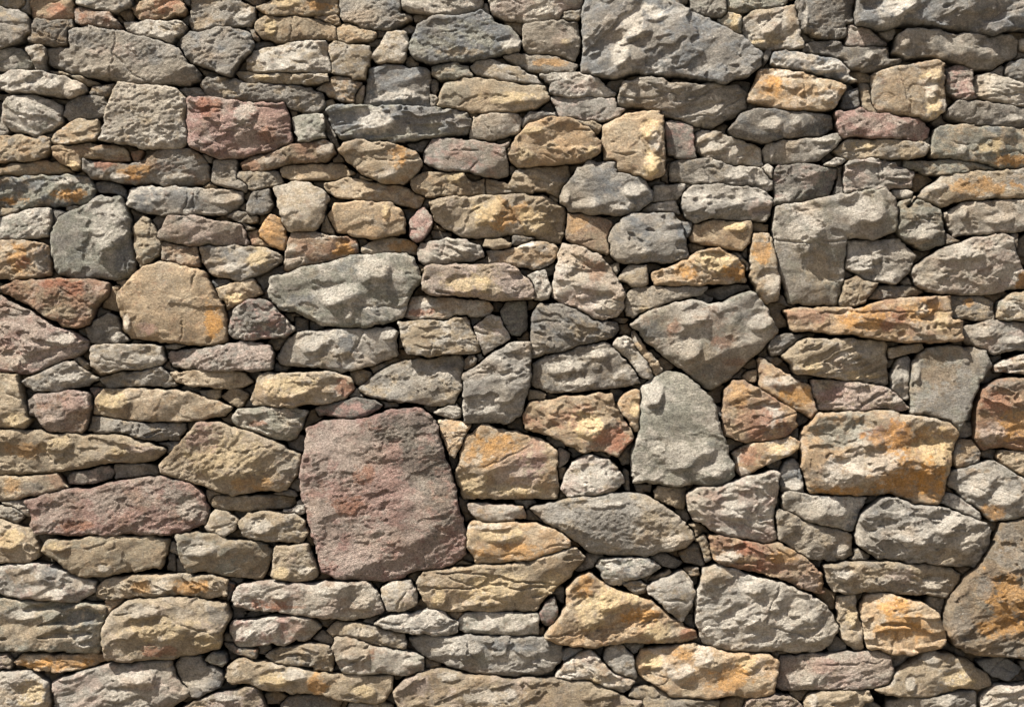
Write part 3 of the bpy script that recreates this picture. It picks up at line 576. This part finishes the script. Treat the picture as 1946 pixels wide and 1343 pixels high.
o t y w 3|1.5|1237,523 1244,515 1287,501 1323,481 1366,472 1395,484 1416,506 1420,534 1388,538 1280,542 1244,543|1359,498,40,18,y;1308,516,22,11,o;1398,516,22,14,o|golden crusted stone with a peaked top
k t|-2|1388,479 1406,481 1422,502 1421,510 1406,495||
k g|-4|1344,554 1380,543 1424,542 1431,554 1370,568||
g k t y|0.5|1190,599 1192,559 1204,546 1348,546 1334,560 1298,566 1262,578 1226,589 1201,602|1226,586,11,5,y|
w G r b|3.5|1197,617 1229,595 1280,577 1312,570 1344,576 1373,576 1406,558 1424,551 1460,585 1479,631 1438,675 1388,718 1352,743 1319,718 1280,689 1226,646|1373,649,20,13,r;1273,621,16,14,r;1442,610,25,18,w;1308,660,22,29,w;1316,603,25,18,w;1244,631,22,14,b;1344,682,22,22,t;1398,689,22,9,r;1352,703,22,14,b|large diamond-shaped grey-white boulder with a red-brown spot
n k|-3|1165,603 1193,607 1190,614 1168,611||
k b t|1|1009,678 1009,603 1023,577 1064,578 1093,589 1118,603 1129,610 1172,612 1179,628 1165,642 1100,660 1064,675 1041,672|1021,664,14,11,w;1107,624,22,14,t|blue-grey flat stone tapering right
w t k|-1|1165,657 1175,642 1193,639 1204,655 1229,689 1244,718 1222,718 1193,682|1183,649,14,13,w|
n k|-0.5|1198,664 1202,631 1208,631 1244,682 1264,711 1258,718 1226,696||thin pointed shard leaning under the diamond-shaped boulder
k w t n|1|1010,729 1012,689 1039,678 1082,666 1150,648 1172,667 1197,696 1219,729 1172,739 1107,743 1057,748 1017,736|1075,696,36,14,w;1136,667,22,18,w;1093,725,32,11,w|
t|-2|1003,739 1035,747 1035,757 1005,763||
n r t k 3|1.5|994,790 1006,765 1071,754 1143,749 1161,751 1168,775 1201,818 1202,836 1172,869 1143,854 1111,862 1064,836 1028,822 999,815|1121,808,32,22,y;1165,833,29,22,r;1046,779,32,14,n|angular chestnut-brown stone with a sunlit fractured half
o y k n|-0.5|1170,775 1186,750 1208,741 1219,747 1219,818 1204,818 1190,793 1172,784|1208,779,11,18,y|small grey stone with a glowing yellow-orange flank
n t|-2|1415,715 1424,706 1440,704 1436,725 1420,727||
g m|-2|1060,858 1064,852 1084,862 1078,876 1064,890 1060,880||
k t|-3|1172,867 1193,844 1204,844 1199,880 1186,883||
k t|-3|1186,890 1195,894 1199,934 1190,941||
b k|-3|1357,772 1370,775 1373,793 1362,793||
t o w y|2|1426,491 1433,444 1458,444 1472,466 1483,520 1480,570 1454,578 1440,552 1429,524|1462,542,20,29,w;1447,477,18,25,o|tall tan stone on end with a cream knob at its foot
t n y g|0|1596,567 1602,534 1631,524 1670,535 1652,562 1645,574 1616,585 1602,581||
k t|-1|1646,567 1674,542 1731,544 1764,557 1731,564 1692,570||
k g|-3|1715,534 1728,526 1739,543 1724,542||
w m t g 2|2|1737,516 1739,506 1789,473 1846,455 1904,444 1926,452 1940,502 1947,516 1976,520 1976,549 1926,549 1868,560 1818,556 1760,554 1742,542|1944,531,11,18,o;1818,484,54,11,w|large smooth pale grey boulder with rough lower face
o r y w 1|3|1490,590 1508,585 1580,585 1634,584 1667,574 1731,567 1803,562 1809,606 1826,610 1827,646 1800,650 1699,648 1616,635 1505,626 1498,606|1530,599,40,14,r;1638,606,43,18,o;1746,592,50,18,o;1703,599,14,14,r;1785,606,18,18,y;1767,642,54,5,k;1681,617,11,11,r;1749,588,11,11,w|long vivid orange stone with yellow and red crust
k t n|-0.5|1807,603 1811,561 1875,564 1891,574 1891,606 1879,610|1846,574,14,7,o|
t w G|0|1897,603 1900,574 1926,558 1976,555 1976,612 1904,608||
g m t w|0|1830,631 1836,618 1890,611 1976,614 1976,664 1918,667 1890,676 1879,664 1839,658|1868,631,22,13,w;1918,646,29,7,w|
g G t n|2|1733,689 1764,660 1796,657 1839,661 1875,665 1886,693 1864,729 1846,772 1819,824 1800,797 1767,790 1730,786|1782,703,36,36,n;1740,703,7,22,w|large flat olive-grey stone narrowing downward
g w|-1|1695,714 1710,682 1726,679 1732,700 1731,754 1722,761 1703,743||
t g w|-1|1690,664 1753,652 1758,666 1695,681||
t w y m|1.5|1483,675 1512,653 1530,643 1616,645 1681,647 1686,660 1691,730 1602,721 1530,711 1512,709 1505,693|1652,664,29,18,w;1638,714,29,7,y;1537,696,25,11,y|
m t w p|0.5|1544,722 1616,722 1688,735 1728,775 1721,781 1638,779 1609,781 1566,779 1555,777|1645,754,40,14,m;1580,747,22,14,p;1710,761,14,11,w|
n w|-2|1417,711 1426,704 1441,705 1440,721 1429,728||
o r g y|1|1444,678 1472,696 1501,714 1541,736 1553,779 1544,794 1508,775 1444,736|1487,725,32,11,w;1515,750,25,18,o;1458,685,11,9,k|orange wedge leaning beside the diamond-shaped boulder
o w r t|1|1395,863 1429,841 1498,827 1521,840 1519,851 1458,883 1415,908 1404,901|1426,865,18,18,r;1480,854,29,14,y|tilted golden-orange stone
w y r m|0.5|1893,696 1908,684 1947,674 1976,671 1976,709 1897,706||
r n o k 3|3|1861,765 1866,742 1897,721 1976,718 1976,858 1940,854 1911,847 1868,856 1854,829 1854,804|1897,765,32,18,r;1926,811,32,25,o;1882,822,22,18,m;1918,732,32,9,k|big rust-red block at the right edge of the wall
n k|-2|1809,859 1825,835 1850,836 1866,862 1863,878 1821,892||
t y o|-0.5|1897,872 1904,855 1947,854 1976,867 1976,919 1940,901||
k b|-1|1462,660 1471,644 1498,632 1534,638 1508,651 1483,672 1465,673||
b g k|-0.5|1485,901 1494,880 1508,871 1520,883 1527,916 1528,937 1510,943 1489,943|1508,923,18,11,w|
y r G t|0|-18,903 47,902 104,895 126,927 119,932 72,941 -18,953|22,925,18,14,o;108,910,14,14,r;61,928,22,11,b|
k m g|-0.5|124,910 133,900 201,887 214,896 209,910 155,919 129,920||
g k|-1|215,882 273,882 298,888 296,901 252,905 216,909||
w k|-2|0,955 22,950 47,952 54,968 50,984 41,981 22,968||
g w t|-1|-18,964 0,963 22,968 41,982 29,994 0,986 -18,979||
p m r w 2|2.5|50,952 72,945 126,932 173,927 223,914 281,907 311,907 360,918 388,941 397,968 388,997 360,1007 317,1016 266,1016 165,1016 101,1015 68,1013 59,997 58,968|108,968,29,22,m;201,954,32,29,m;299,982,22,22,p;338,932,22,22,g;360,968,22,22,w;144,997,32,11,r|long knobbly mauve boulder below the ochre tapering stone
k n|-3|390,932 421,934 414,941 405,946 399,961 394,946||
t g n|0|403,950 410,943 468,942 554,945 559,957 547,966 468,972 424,968 405,963||
k n|-3|511,943 536,930 558,932 565,943||
w y t 0|1|388,998 394,981 410,969 428,970 451,989 446,1004 424,1019 396,1010||small round tan cobble
t w n g|1|453,993 471,978 500,974 560,979 579,993 583,1015 576,1030 540,1029 475,1026 460,1015|493,1000,25,14,w|
y n t k|1.5|-18,986 0,988 29,998 61,1011 74,1036 72,1058 58,1069 -18,1069|22,1025,22,18,y|
t n G o|1.5|83,1047 94,1027 158,1024 198,1019 281,1022 322,1025 317,1051 302,1080 266,1083 216,1090 162,1097 144,1090 119,1069|112,1036,22,9,y;198,1079,14,9,w|flat tan stone with a diagonal cut at its lower left
k|-4|320,1051 329,1054 329,1085 315,1083||
t G w n|1.5|335,1018 345,1012 396,1015 432,1025 496,1031 518,1047 511,1072 498,1103 439,1096 388,1088 353,1086 342,1061|378,1040,29,18,w|
w g k p|1|-18,1078 18,1073 94,1072 119,1083 158,1097 180,1108 178,1126 144,1144 108,1146 72,1142 22,1132 -18,1119|43,1094,32,14,n;101,1090,18,14,b;108,1126,22,14,w;115,1101,7,14,w|
t y o w|1|182,1119 201,1101 252,1094 309,1092 360,1092 417,1096 432,1105 430,1133 396,1135 342,1130 252,1137 194,1137 183,1132|273,1115,18,13,o;360,1115,36,13,o;306,1112,22,14,w|long stone with a row of golden patches
G y t W 1|1|-18,1135 14,1135 43,1142 137,1146 198,1151 199,1166 191,1205 182,1241 155,1243 108,1237 54,1239 -18,1236|162,1216,25,18,w;54,1198,54,22,t;155,1173,29,14,b;43,1166,32,11,w|green-grey slab with a striped, washed surface
t y w m 3|2|198,1248 194,1216 201,1177 216,1159 245,1141 273,1137 360,1136 432,1148 435,1177 421,1205 417,1231 396,1238 317,1250 245,1256 205,1257|273,1159,29,14,w;306,1191,58,22,y;306,1234,29,11,r;396,1213,29,18,y;414,1166,18,18,k|large buff blocky stone with a crumbling face, in the lower left
n r|-3|200,1141 234,1139 216,1157 201,1169||
k r|-4|432,1108 442,1112 437,1133 432,1144||
w m r g 2|1|440,1133 453,1112 489,1107 561,1107 647,1108 694,1106 716,1126 730,1159 705,1173 662,1180 590,1171 504,1159 446,1150|511,1148,29,11,r;532,1126,22,11,w;626,1119,22,11,w;540,1153,36,4,r;683,1144,22,14,w|long pale stone with a pink band running through it
w p g 2|1|433,1195 442,1182 468,1178 518,1173 561,1173 590,1175 608,1191 590,1216 579,1220 561,1214 540,1227 518,1223 468,1229 446,1227|457,1205,22,18,w;514,1195,18,16,w;576,1213,14,9,w;561,1191,22,14,p|knobbly stone with white bumps
k t r|-2|424,1223 468,1233 487,1238 486,1251 464,1247 432,1236||
o y n|0|20,1257 40,1247 108,1246 173,1244 196,1250 197,1259 162,1272 101,1277 68,1275 36,1265|108,1263,72,9,o|flat orange-tan stone with bright upper edge
m t|-1|-18,1243 7,1243 20,1256 18,1270 -18,1275||
w y m g|2|-18,1284 22,1275 54,1277 88,1297 94,1328 94,1364 -18,1364|65,1320,25,25,y|cream and buff rounded stone in the lower left corner
g m w k|1.5|97,1301 122,1284 201,1265 266,1259 322,1254 329,1281 360,1320 345,1331 324,1349 306,1364 108,1364 101,1335|252,1284,43,18,w;162,1299,29,18,m;223,1320,36,14,w|
g b|0|329,1263 342,1250 378,1248 390,1270 417,1272 424,1292 417,1306 378,1324 365,1324 345,1292||notched bluish grey stone near the bottom edge
G k 0|-1|390,1254 406,1241 424,1243 430,1256 421,1266 399,1261||small round green-black pebble
t y o w|1|424,1288 432,1263 453,1252 478,1256 504,1263 561,1270 594,1279 669,1283 745,1284 746,1313 727,1335 705,1338 647,1331 612,1319 500,1311 482,1301 439,1297|522,1288,36,14,y;604,1299,18,18,o;691,1313,25,14,y;558,1281,25,11,w|long low yellow-ochre stone near the bottom edge
m t w|1|360,1338 414,1319 482,1306 496,1324 504,1364 324,1364|414,1324,43,7,w|
k g|-3|593,1218 611,1200 629,1214 629,1224||
t k w|-0.5|501,1250 532,1232 586,1224 625,1227 634,1256 631,1274 597,1275 593,1266 514,1261||
t y w m|1.5|525,1036 582,1036 595,1065 603,1094 597,1099 561,1103 518,1099|534,1088,16,13,y;582,1083,14,9,w|small grey trapezoid with a yellow corner
w y t m|0.5|724,1117 741,1106 780,1105 793,1126 793,1144 769,1159 737,1159 730,1144||small squarish cream stone under the huge purple boulder
k n|-3|834,1074 866,1065 863,1078 841,1079||
t|-2|863,1076 877,1066 902,1076 895,1079||
w g|1|712,1184 737,1171 805,1162 841,1164 870,1184 870,1202 838,1208 766,1202 733,1196||
t g w|-1|618,1198 640,1182 683,1186 730,1196 766,1205 773,1220 772,1231 726,1227 676,1214 629,1208|690,1202,25,9,w|
w G r b|1.5|629,1232 636,1211 676,1216 726,1231 769,1236 805,1252 804,1270 769,1282 726,1279 661,1281 643,1263|705,1241,9,9,r;784,1256,18,11,w;676,1241,25,14,w|white and green-grey lens-shaped stone with a small red spot
g w b t|1|777,1214 802,1209 1020,1211 1068,1223 1069,1252 1050,1274 1020,1284 910,1284 848,1266 795,1241|874,1234,40,14,w;982,1266,54,13,w;910,1256,29,14,G;964,1227,43,9,b|wide grey stone with a chalky wavy ridge, near the bottom
w m o|0|888,957 992,961 1000,982 978,986 976,994 913,992 892,972||small bright pinkish white flat stone
o y w t|2|888,1004 892,992 928,994 1020,995 1064,1007 1084,1025 1079,1040 1021,1060 906,1072 892,1043|946,1015,47,13,y;928,1000,36,5,w;978,1047,65,14,o|bright honey-coloured stone
t y o w|1.5|792,1105 805,1085 892,1076 971,1072 1020,1063 1072,1044 1093,1042 1114,1061 1082,1094 1050,1126 1017,1160 892,1161 816,1160 802,1137|946,1115,54,32,y;1050,1112,29,22,y;1079,1065,32,14,n;820,1090,25,11,n;834,1133,14,18,y|long golden stone rising to the right, near the bottom
w G k|0|872,1184 879,1169 910,1163 1020,1165 1023,1173 1021,1218 964,1213 902,1209 877,1198|920,1187,25,14,w;978,1191,22,14,w;1050,1195,22,14,w|
t n m k 1|1.5|746,1315 766,1290 798,1277 838,1274 892,1283 964,1290 1086,1292 1125,1297 1179,1319 1219,1335 1201,1364 766,1364|784,1302,32,22,m;856,1284,22,9,w;928,1320,54,14,w|wide brown stone with pale streaks at the bottom edge of the wall
k n|-2|532,1342 554,1324 633,1324 647,1335 640,1364 525,1364||
w t|-1|661,1340 712,1337 741,1344 741,1364 654,1364||
k n|-4|1208,921 1237,922 1237,934 1215,935||
t y|-0.5|1244,934 1258,921 1305,928 1303,968 1265,957 1246,945||
g t k w|3|1003,966 1064,954 1093,946 1121,945 1193,936 1226,940 1262,961 1287,979 1316,1007 1321,1025 1301,1040 1265,1049 1226,1057 1172,1054 1118,1049 1093,1029 1071,1011 1039,993|1276,1025,22,18,w;1136,957,43,7,w;1154,1004,54,29,k|big flat dark grey-brown stone pointing left, in the lower middle
w m g p 3|2.5|1307,941 1323,927 1352,921 1398,914 1470,896 1480,900 1481,932 1470,968 1476,1011 1474,1024 1452,1030 1388,1018 1352,1009 1316,982 1310,964|1362,946,22,14,p;1388,968,32,22,w;1352,979,22,22,m|pale mauve-grey block with curved left side
r o t y|1.5|1346,1018 1384,1016 1424,1025 1480,1033 1532,1061 1562,1090 1567,1128 1553,1130 1480,1097 1431,1083 1366,1072 1355,1056|1420,1040,36,13,r;1460,1072,43,14,r;1488,1056,25,13,o;1384,1054,22,14,w;1539,1105,18,14,m|orange-red stone slanting down to the right
k n|-3|1291,1051 1316,1040 1326,1033 1341,1076 1301,1070||
t k|-2|1323,1029 1337,1015 1346,1022 1353,1061 1341,1069||
w b G|0.5|1132,1079 1143,1063 1186,1061 1233,1062 1258,1078 1229,1094 1168,1111 1154,1106||small silvery leaf-shaped stone
k g|-2|1237,1061 1262,1052 1301,1072 1287,1081 1262,1076||
t y|-3|1233,1106 1273,1083 1276,1088 1251,1105||
g t|-2|1184,1109 1219,1105 1233,1115 1226,1126 1208,1128||
w g t|1|1231,1117 1262,1099 1298,1085 1310,1101 1320,1126 1299,1178 1291,1182 1265,1155 1237,1126||pale kite-shaped stone
n k|-2|1301,1085 1330,1081 1330,1094 1308,1096||
o y t n 3|2.5|1035,1209 1064,1173 1078,1151 1075,1119 1096,1097 1121,1090 1150,1112 1186,1123 1244,1148 1280,1177 1323,1200 1325,1213 1298,1223 1244,1222 1179,1220 1129,1229 1064,1222|1165,1133,43,25,y;1121,1159,29,32,y;1251,1198,29,18,y;1308,1205,18,13,r;1215,1169,32,14,o;1082,1184,22,22,n;1111,1112,18,18,o|broad triangular golden boulder low in the wall
k p|-1.5|1021,1171 1039,1148 1053,1137 1060,1159 1057,1177 1041,1191||
n|-3|1024,1205 1035,1193 1037,1223 1023,1223||
w g t 3|2|1325,1184 1321,1144 1330,1112 1339,1079 1366,1074 1424,1090 1480,1105 1510,1119 1564,1144 1585,1166 1594,1198 1567,1238 1549,1241 1510,1243 1480,1239 1398,1236 1366,1232 1337,1220|1355,1090,29,18,t;1424,1112,22,14,w;1413,1177,54,22,w;1460,1220,43,14,w;1510,1177,43,22,w;1539,1205,32,18,w|very large pale grey boulder with finely fractured white face
b k|-2|1069,1238 1082,1231 1107,1234 1093,1248 1071,1254||
w y r t 3|1|1055,1284 1075,1259 1121,1234 1150,1263 1172,1284 1208,1295 1175,1329 1150,1324 1100,1301 1064,1293|1114,1248,14,14,m;1125,1292,14,13,y|pale angular stone with a cream corner
g w t|0|1147,1248 1154,1231 1179,1223 1201,1248 1213,1284 1208,1293 1179,1288 1168,1274||
o t y w 3|2|1208,1259 1219,1236 1262,1231 1319,1226 1388,1236 1460,1243 1476,1254 1483,1266 1476,1288 1470,1317 1438,1326 1388,1322 1344,1328 1280,1324 1244,1302 1215,1284|1237,1256,22,14,y;1301,1241,22,11,o;1334,1248,18,18,w;1420,1263,22,14,y;1294,1274,22,18,w;1388,1288,36,22,o|long golden stone crusted with cream, near the bottom edge
t k g|0|1186,1342 1208,1308 1244,1306 1280,1328 1341,1329 1370,1335 1366,1364 1172,1364|1298,1338,29,11,k|
w b G|1.5|1489,941 1494,936 1587,945 1652,943 1641,968 1620,1009 1602,1008 1551,997 1523,986 1490,968|1559,968,65,22,w;1508,957,14,14,b|bluish white stone with concave lower edge
g t k|1|1476,989 1481,968 1501,977 1544,997 1602,1009 1620,1018 1625,1054 1605,1067 1559,1065 1523,1054 1480,1025|1602,1040,18,22,w;1530,1022,32,18,g|
g k w b 3|3|1625,1018 1638,979 1681,943 1724,950 1774,961 1818,972 1846,986 1872,995 1885,1015 1879,1047 1854,1076 1818,1078 1764,1070 1695,1065 1667,1060 1631,1036|1792,993,32,22,w;1731,1015,32,22,w;1836,1029,32,22,w;1667,1029,29,18,k;1800,1058,29,14,t|large dark-grey barrel-shaped boulder, crusty at its right end
w k|-0.5|1786,955 1800,937 1832,948 1864,975 1864,988 1818,968||
g w o G|2|1798,914 1818,896 1881,875 1904,887 1946,910 1976,932 1976,979 1946,984 1915,986 1886,990 1861,964 1832,946|1886,972,22,14,o;1854,921,32,22,w;1908,939,32,22,w;1872,894,7,4,n|grey-tan stone with an orange stain at its lower edge
t k w|1|1573,1090 1566,1076 1580,1072 1638,1068 1710,1069 1810,1079 1830,1094 1827,1112 1803,1135 1746,1132 1695,1124 1609,1128 1580,1123|1710,1094,22,14,m;1774,1108,29,14,w;1602,1090,22,11,w|long grey-buff stone with a rounded right end
y w|0.5|1594,1137 1623,1130 1632,1166 1644,1236 1634,1241 1605,1216 1598,1184|1620,1173,11,22,y|narrow upright cream-yellow wedge
o y t w|2.5|1637,1148 1652,1132 1685,1126 1703,1132 1721,1140 1753,1144 1782,1166 1796,1205 1794,1222 1767,1234 1731,1243 1695,1241 1652,1232 1643,1198|1692,1148,32,14,o;1710,1191,40,22,o;1746,1184,18,22,o|rounded apricot-coloured stone beside the narrow cream wedge
d n o G|4|1798,1177 1800,1141 1832,1105 1861,1076 1890,1033 1904,997 1946,984 1976,982 1976,1248 1947,1248 1904,1243 1832,1238 1810,1223 1800,1198|1908,1130,40,43,o;1897,1184,36,22,o;1926,1061,29,22,g;1818,1184,22,25,k;1918,1231,43,14,k;1918,1011,29,18,k;1864,1112,18,18,k|huge brown boulder with rust-orange lichen at the lower right edge of the wall
b 0|-0.5|1861,1259 1890,1248 1904,1248 1942,1270 1936,1284 1918,1292 1882,1286||smooth blue-grey pebble
b k|-2|1942,1259 1962,1256 1976,1259 1976,1277 1947,1274||
m w t p|1|1472,1306 1483,1284 1480,1263 1487,1250 1566,1245 1674,1238 1692,1248 1700,1277 1692,1297 1645,1310 1587,1310 1530,1314 1494,1317|1523,1288,25,18,w;1638,1270,43,22,m;1559,1266,29,14,p|long pinkish-grey stone near the bottom edge
t w y o|1.5|1659,1306 1699,1288 1717,1270 1746,1252 1760,1235 1800,1243 1846,1259 1879,1284 1882,1304 1818,1310 1785,1320 1731,1324 1674,1317|1818,1288,32,18,y;1767,1248,18,14,w;1731,1299,11,14,w|
t y|-0.5|1532,1338 1544,1319 1587,1314 1652,1310 1662,1328 1638,1342 1638,1364 1533,1364|1544,1331,9,18,w|
m t|0|1472,1319 1512,1331 1530,1344 1523,1364 1408,1364 1422,1335||
g k|0.5|1688,1335 1746,1319 1810,1311 1854,1313 1861,1364 1685,1364|1796,1331,18,14,w|
w m t|1|1866,1324 1890,1302 1946,1301 1976,1299 1976,1364 1872,1364|1908,1308,29,7,w|"""
GRID = 1.75
stones = []
for ln in DATA.strip().split('\n'):
    c_, p_, poly, sp, lab = ln.split('|')
    P = [tuple(map(float, q.split(','))) for q in poly.split()]
    S_ = []
    for s in sp.split(';'):
        if s:
            a = s.split(','); S_.append((float(a[0]), float(a[1]), float(a[2]), float(a[3]), a[4]))
    stones.append(dict(cols=c_.replace(' ', ''), p=float(p_), P=P, Ps=chaikin(P), spots=S_, label=lab, A=area(P)))
for i, s in enumerate(stones): s['seed'] = 1000 + i * 97; s['bb'] = (*s['Ps'].min(0), *s['Ps'].max(0))
def hits(a, b): return a[0] < b[2] and b[0] < a[2] and a[1] < b[3] and b[1] < a[3]
def vis_area(s):
    a = s['bb']; w = min(a[2], W0) - max(a[0], 0); h = min(a[3], H0) - max(a[1], 0)
    return s['A'] * max(w, 0) * max(h, 0) / ((a[2] - a[0]) * (a[3] - a[1]))
order = sorted(range(len(stones)), key=lambda i: -vis_area(stones[i]))
single = set(order[:300])

wall = bpy.data.objects.new("dry_stone_wall", None); scene.collection.objects.link(wall)
wall.location = (0, 0, 0); wall.empty_display_size = .3
wall["label"] = "dry stone wall of irregular grey, ochre and purple fieldstones filling the view"
wall["category"] = "stone wall"
wall["kind"] = "thing"

def joined(name, parts, mat):
    V, Q, T, C, n = [], [], [], [], 0
    for v, q, t, c in parts:
        V.append(v); Q.append(q + n); T.append(t + n); C.append(c); n += len(v)
    me = make_mesh(name, np.concatenate(V), np.concatenate(Q), np.concatenate(T), np.concatenate(C), np.zeros(3))
    me.materials.append(mat)
    o = bpy.data.objects.new(name, me); scene.collection.objects.link(o); o.parent = wall; o["kind"] = "stuff"
    return o

small = []
for i in order:
    s = stones[i]
    bl = [t['Ps'] for t in stones if t['A'] > s['A'] and hits(s['bb'], t['bb'])]
    r_ = stone_arrays(s['P'], s['Ps'], s['cols'], s['p'], s['spots'], s['seed'], bl, GRID)
    if r_ is None: continue
    if i not in single: small.append(r_); continue
    c0 = s['Ps'].mean(0)
    org = to_world(np.array([[c0[0], c0[1], 0.0]]))[0]
    me = make_mesh("stone", *r_, org); me.materials.append(MATS[s['cols'][0]])
    o = bpy.data.objects.new("stone", me); scene.collection.objects.link(o)
    o.location = org.tolist(); o.parent = wall
    if s['label']: o["label"] = s['label']
# chips and slivers pushed into the open pockets of the joints
kk = 4.0
px_, py_ = np.meshgrid(np.arange(-20, W0 + 20, kk), np.arange(-20, H0 + 20, kk))
D = np.full(px_.shape, 24.0)
for s in stones:
    b0 = s['bb']; j0 = max(int((b0[0] - 4) / kk), 0); j1 = int((b0[2] + 46) / kk) + 1; i0 = max(int((b0[1] - 4) / kk), 0); i1 = int((b0[3] + 46) / kk) + 1
    sub = (slice(i0, i1), slice(j0, j1))
    D[sub] = np.minimum(D[sub], -sdf(s['Ps'], px_[sub], py_[sub]))
rc = np.random.RandomState(11); Dm = D.copy(); n_chip = 0
while n_chip < 420:
    k_ = int(Dm.argmax()); dm = Dm.flat[k_]
    if dm < 6.0: break
    cx_, cy_ = px_.flat[k_], py_.flat[k_]
    rad = min(dm, 15) + 2.5; el = rc.uniform(1.3, 2.8); an = rc.uniform(-.6, .6); nv = rc.randint(5, 8)
    P = []
    for q in range(nv):
        a = 6.283 * (q + rc.uniform(-.3, .3)) / nv; rr_ = rad * rc.uniform(.8, 1.15)
        ux_, uy_ = math.cos(a) * rr_ * el, math.sin(a) * rr_
        P.append((cx_ + ux_ * math.cos(an) - uy_ * math.sin(an), cy_ + ux_ * math.sin(an) + uy_ * math.cos(an)))
    Ps = chaikin(P); bb = (*Ps.min(0), *Ps.max(0))
    bl = [t['Ps'] for t in stones if hits(bb, t['bb'])]
    q = stone_arrays(P, Ps, ["knt", "gkt", "tnk", "kgb", "nto", "wgk"][rc.randint(6)], rc.uniform(-7.0, -4.0), [], int(rc.randint(1, 10 ** 6)), bl, GRID)
    if q is not None: small.append(q)
    Dm[(px_ - cx_) ** 2 + ((py_ - cy_) * 1.3) ** 2 < (rad * el + 3) ** 2] = 0; n_chip += 1
joined("wedging_chips", small, MATS['t'])

# courses that carry on past the edge of the photograph
rr = np.random.RandomState(5); ring = []
ex = [s for s in stones if s['bb'][0] < 60 or s['bb'][1] < 60 or s['bb'][2] > W0 - 60 or s['bb'][3] > H0 - 60]
def jit(a): return a + rr.uniform(-5, 5)
rows = []; y = -330.0
while y < H0 + 330:
    hgt = rr.uniform(46, 112); x = -560.0 - rr.uniform(0, 60)
    while x < W0 + 560:
        w = rr.uniform(70, 230) * (1.15 if hgt > 80 else 1)
        if not (x > 20 and x + w < W0 - 20 and y > 20 and y + hgt < H0 - 20):
            P = [(jit(x + 3), jit(y + 6)), (jit(x + w * .45), jit(y + 2)), (jit(x + w - 4), jit(y + 5)), (jit(x + w - 2), jit(y + hgt * .6)),
                 (jit(x + w - 8), jit(y + hgt - 3)), (jit(x + w * .5), jit(y + hgt)), (jit(x + 6), jit(y + hgt - 3)), (jit(x), jit(y + hgt * .5))]
            Ps = chaikin(P); bb = (*Ps.min(0), *Ps.max(0))
            big = [t['Ps'] for t in ex if hits(bb, t['bb'])]
            ok = sum(1 for p in Ps if all(sdf(b, np.array([p[0]]), np.array([p[1]]))[0] < 0 for b in big)) > len(Ps) * .3 if big else True
            inside = bb[0] > -5 and bb[2] < W0 + 5 and bb[1] > -5 and bb[3] < H0 + 5
            # nothing of these may stand inside the picture: the frame itself is a blocker
            F = np.array([(-12, -12), (W0 + 12, -12), (W0 + 12, H0 + 12), (-12, H0 + 12)], float)
            if ok and not inside:
                ks = "".join(rr.choice(list("gwtkGonmyb"), 3, p=[.2, .18, .16, .12, .08, .07, .06, .05, .05, .03]))
                q = stone_arrays(P, Ps, ks, rr.uniform(-1, 2), [], rr.randint(1, 10 ** 6), big + [F], 5.0)
                if q is not None: ring.append(q)
        x += w + 2
    y += hgt + 3
joined("outer_courses", ring, MATS['g'])

# rubble core seen in the joints
h = 5.0
gx, gy = np.meshgrid(np.arange(-600, W0 + 600, h), np.arange(-360, H0 + 360, h))
x = gx.ravel(); y = gy.ravel()
z = -76 + 15 * (-scar(x / 34, y / 24, 77) + .2) + 4 * perlin(x / 12, y / 12, 78) + 2 * perlin(x / 7, y / 7, 79)
nn = fbm(x / 40, y / 40, 80, 4)
C = lin('4b4238')[None] * (1 + .4 * nn[:, None]) 
ny, nx = gx.shape; idn = np.arange(nx * ny).reshape(ny, nx)
Q = np.stack([idn[:-1, :-1].ravel(), idn[1:, :-1].ravel(), idn[1:, 1:].ravel(), idn[:-1, 1:].ravel()], 1)
# close it into a thick core: a back sheet and four sides
e = [idn[0, :], idn[:, -1], idn[-1, ::-1], idn[::-1, 0]]
loop = np.concatenate([k[:-1] for k in e]); nb = len(x)
Vb = np.stack([x[loop], y[loop], np.full(len(loop), -300.0)], 1)
V = np.concatenate([np.stack([x, y, z], 1), Vb, [[W0 / 2, H0 / 2, -300.0]]])
k = np.arange(len(loop)); kn = np.roll(k, -1)
Q = np.concatenate([Q, np.stack([loop[k], loop[kn], nb + kn, nb + k], 1)])
T = np.stack([nb + k, nb + kn, np.full(len(k), len(V) - 1)], 1)
C = np.concatenate([C, C[loop], C[:1]])
me = make_mesh("rubble_core", V, Q, T, C, np.zeros(3)); me.materials.append(stone_material("earthy_rubble", 1.2, .7, .95))
o = bpy.data.objects.new("rubble_core", me); scene.collection.objects.link(o); o.parent = wall; o["kind"] = "stuff"
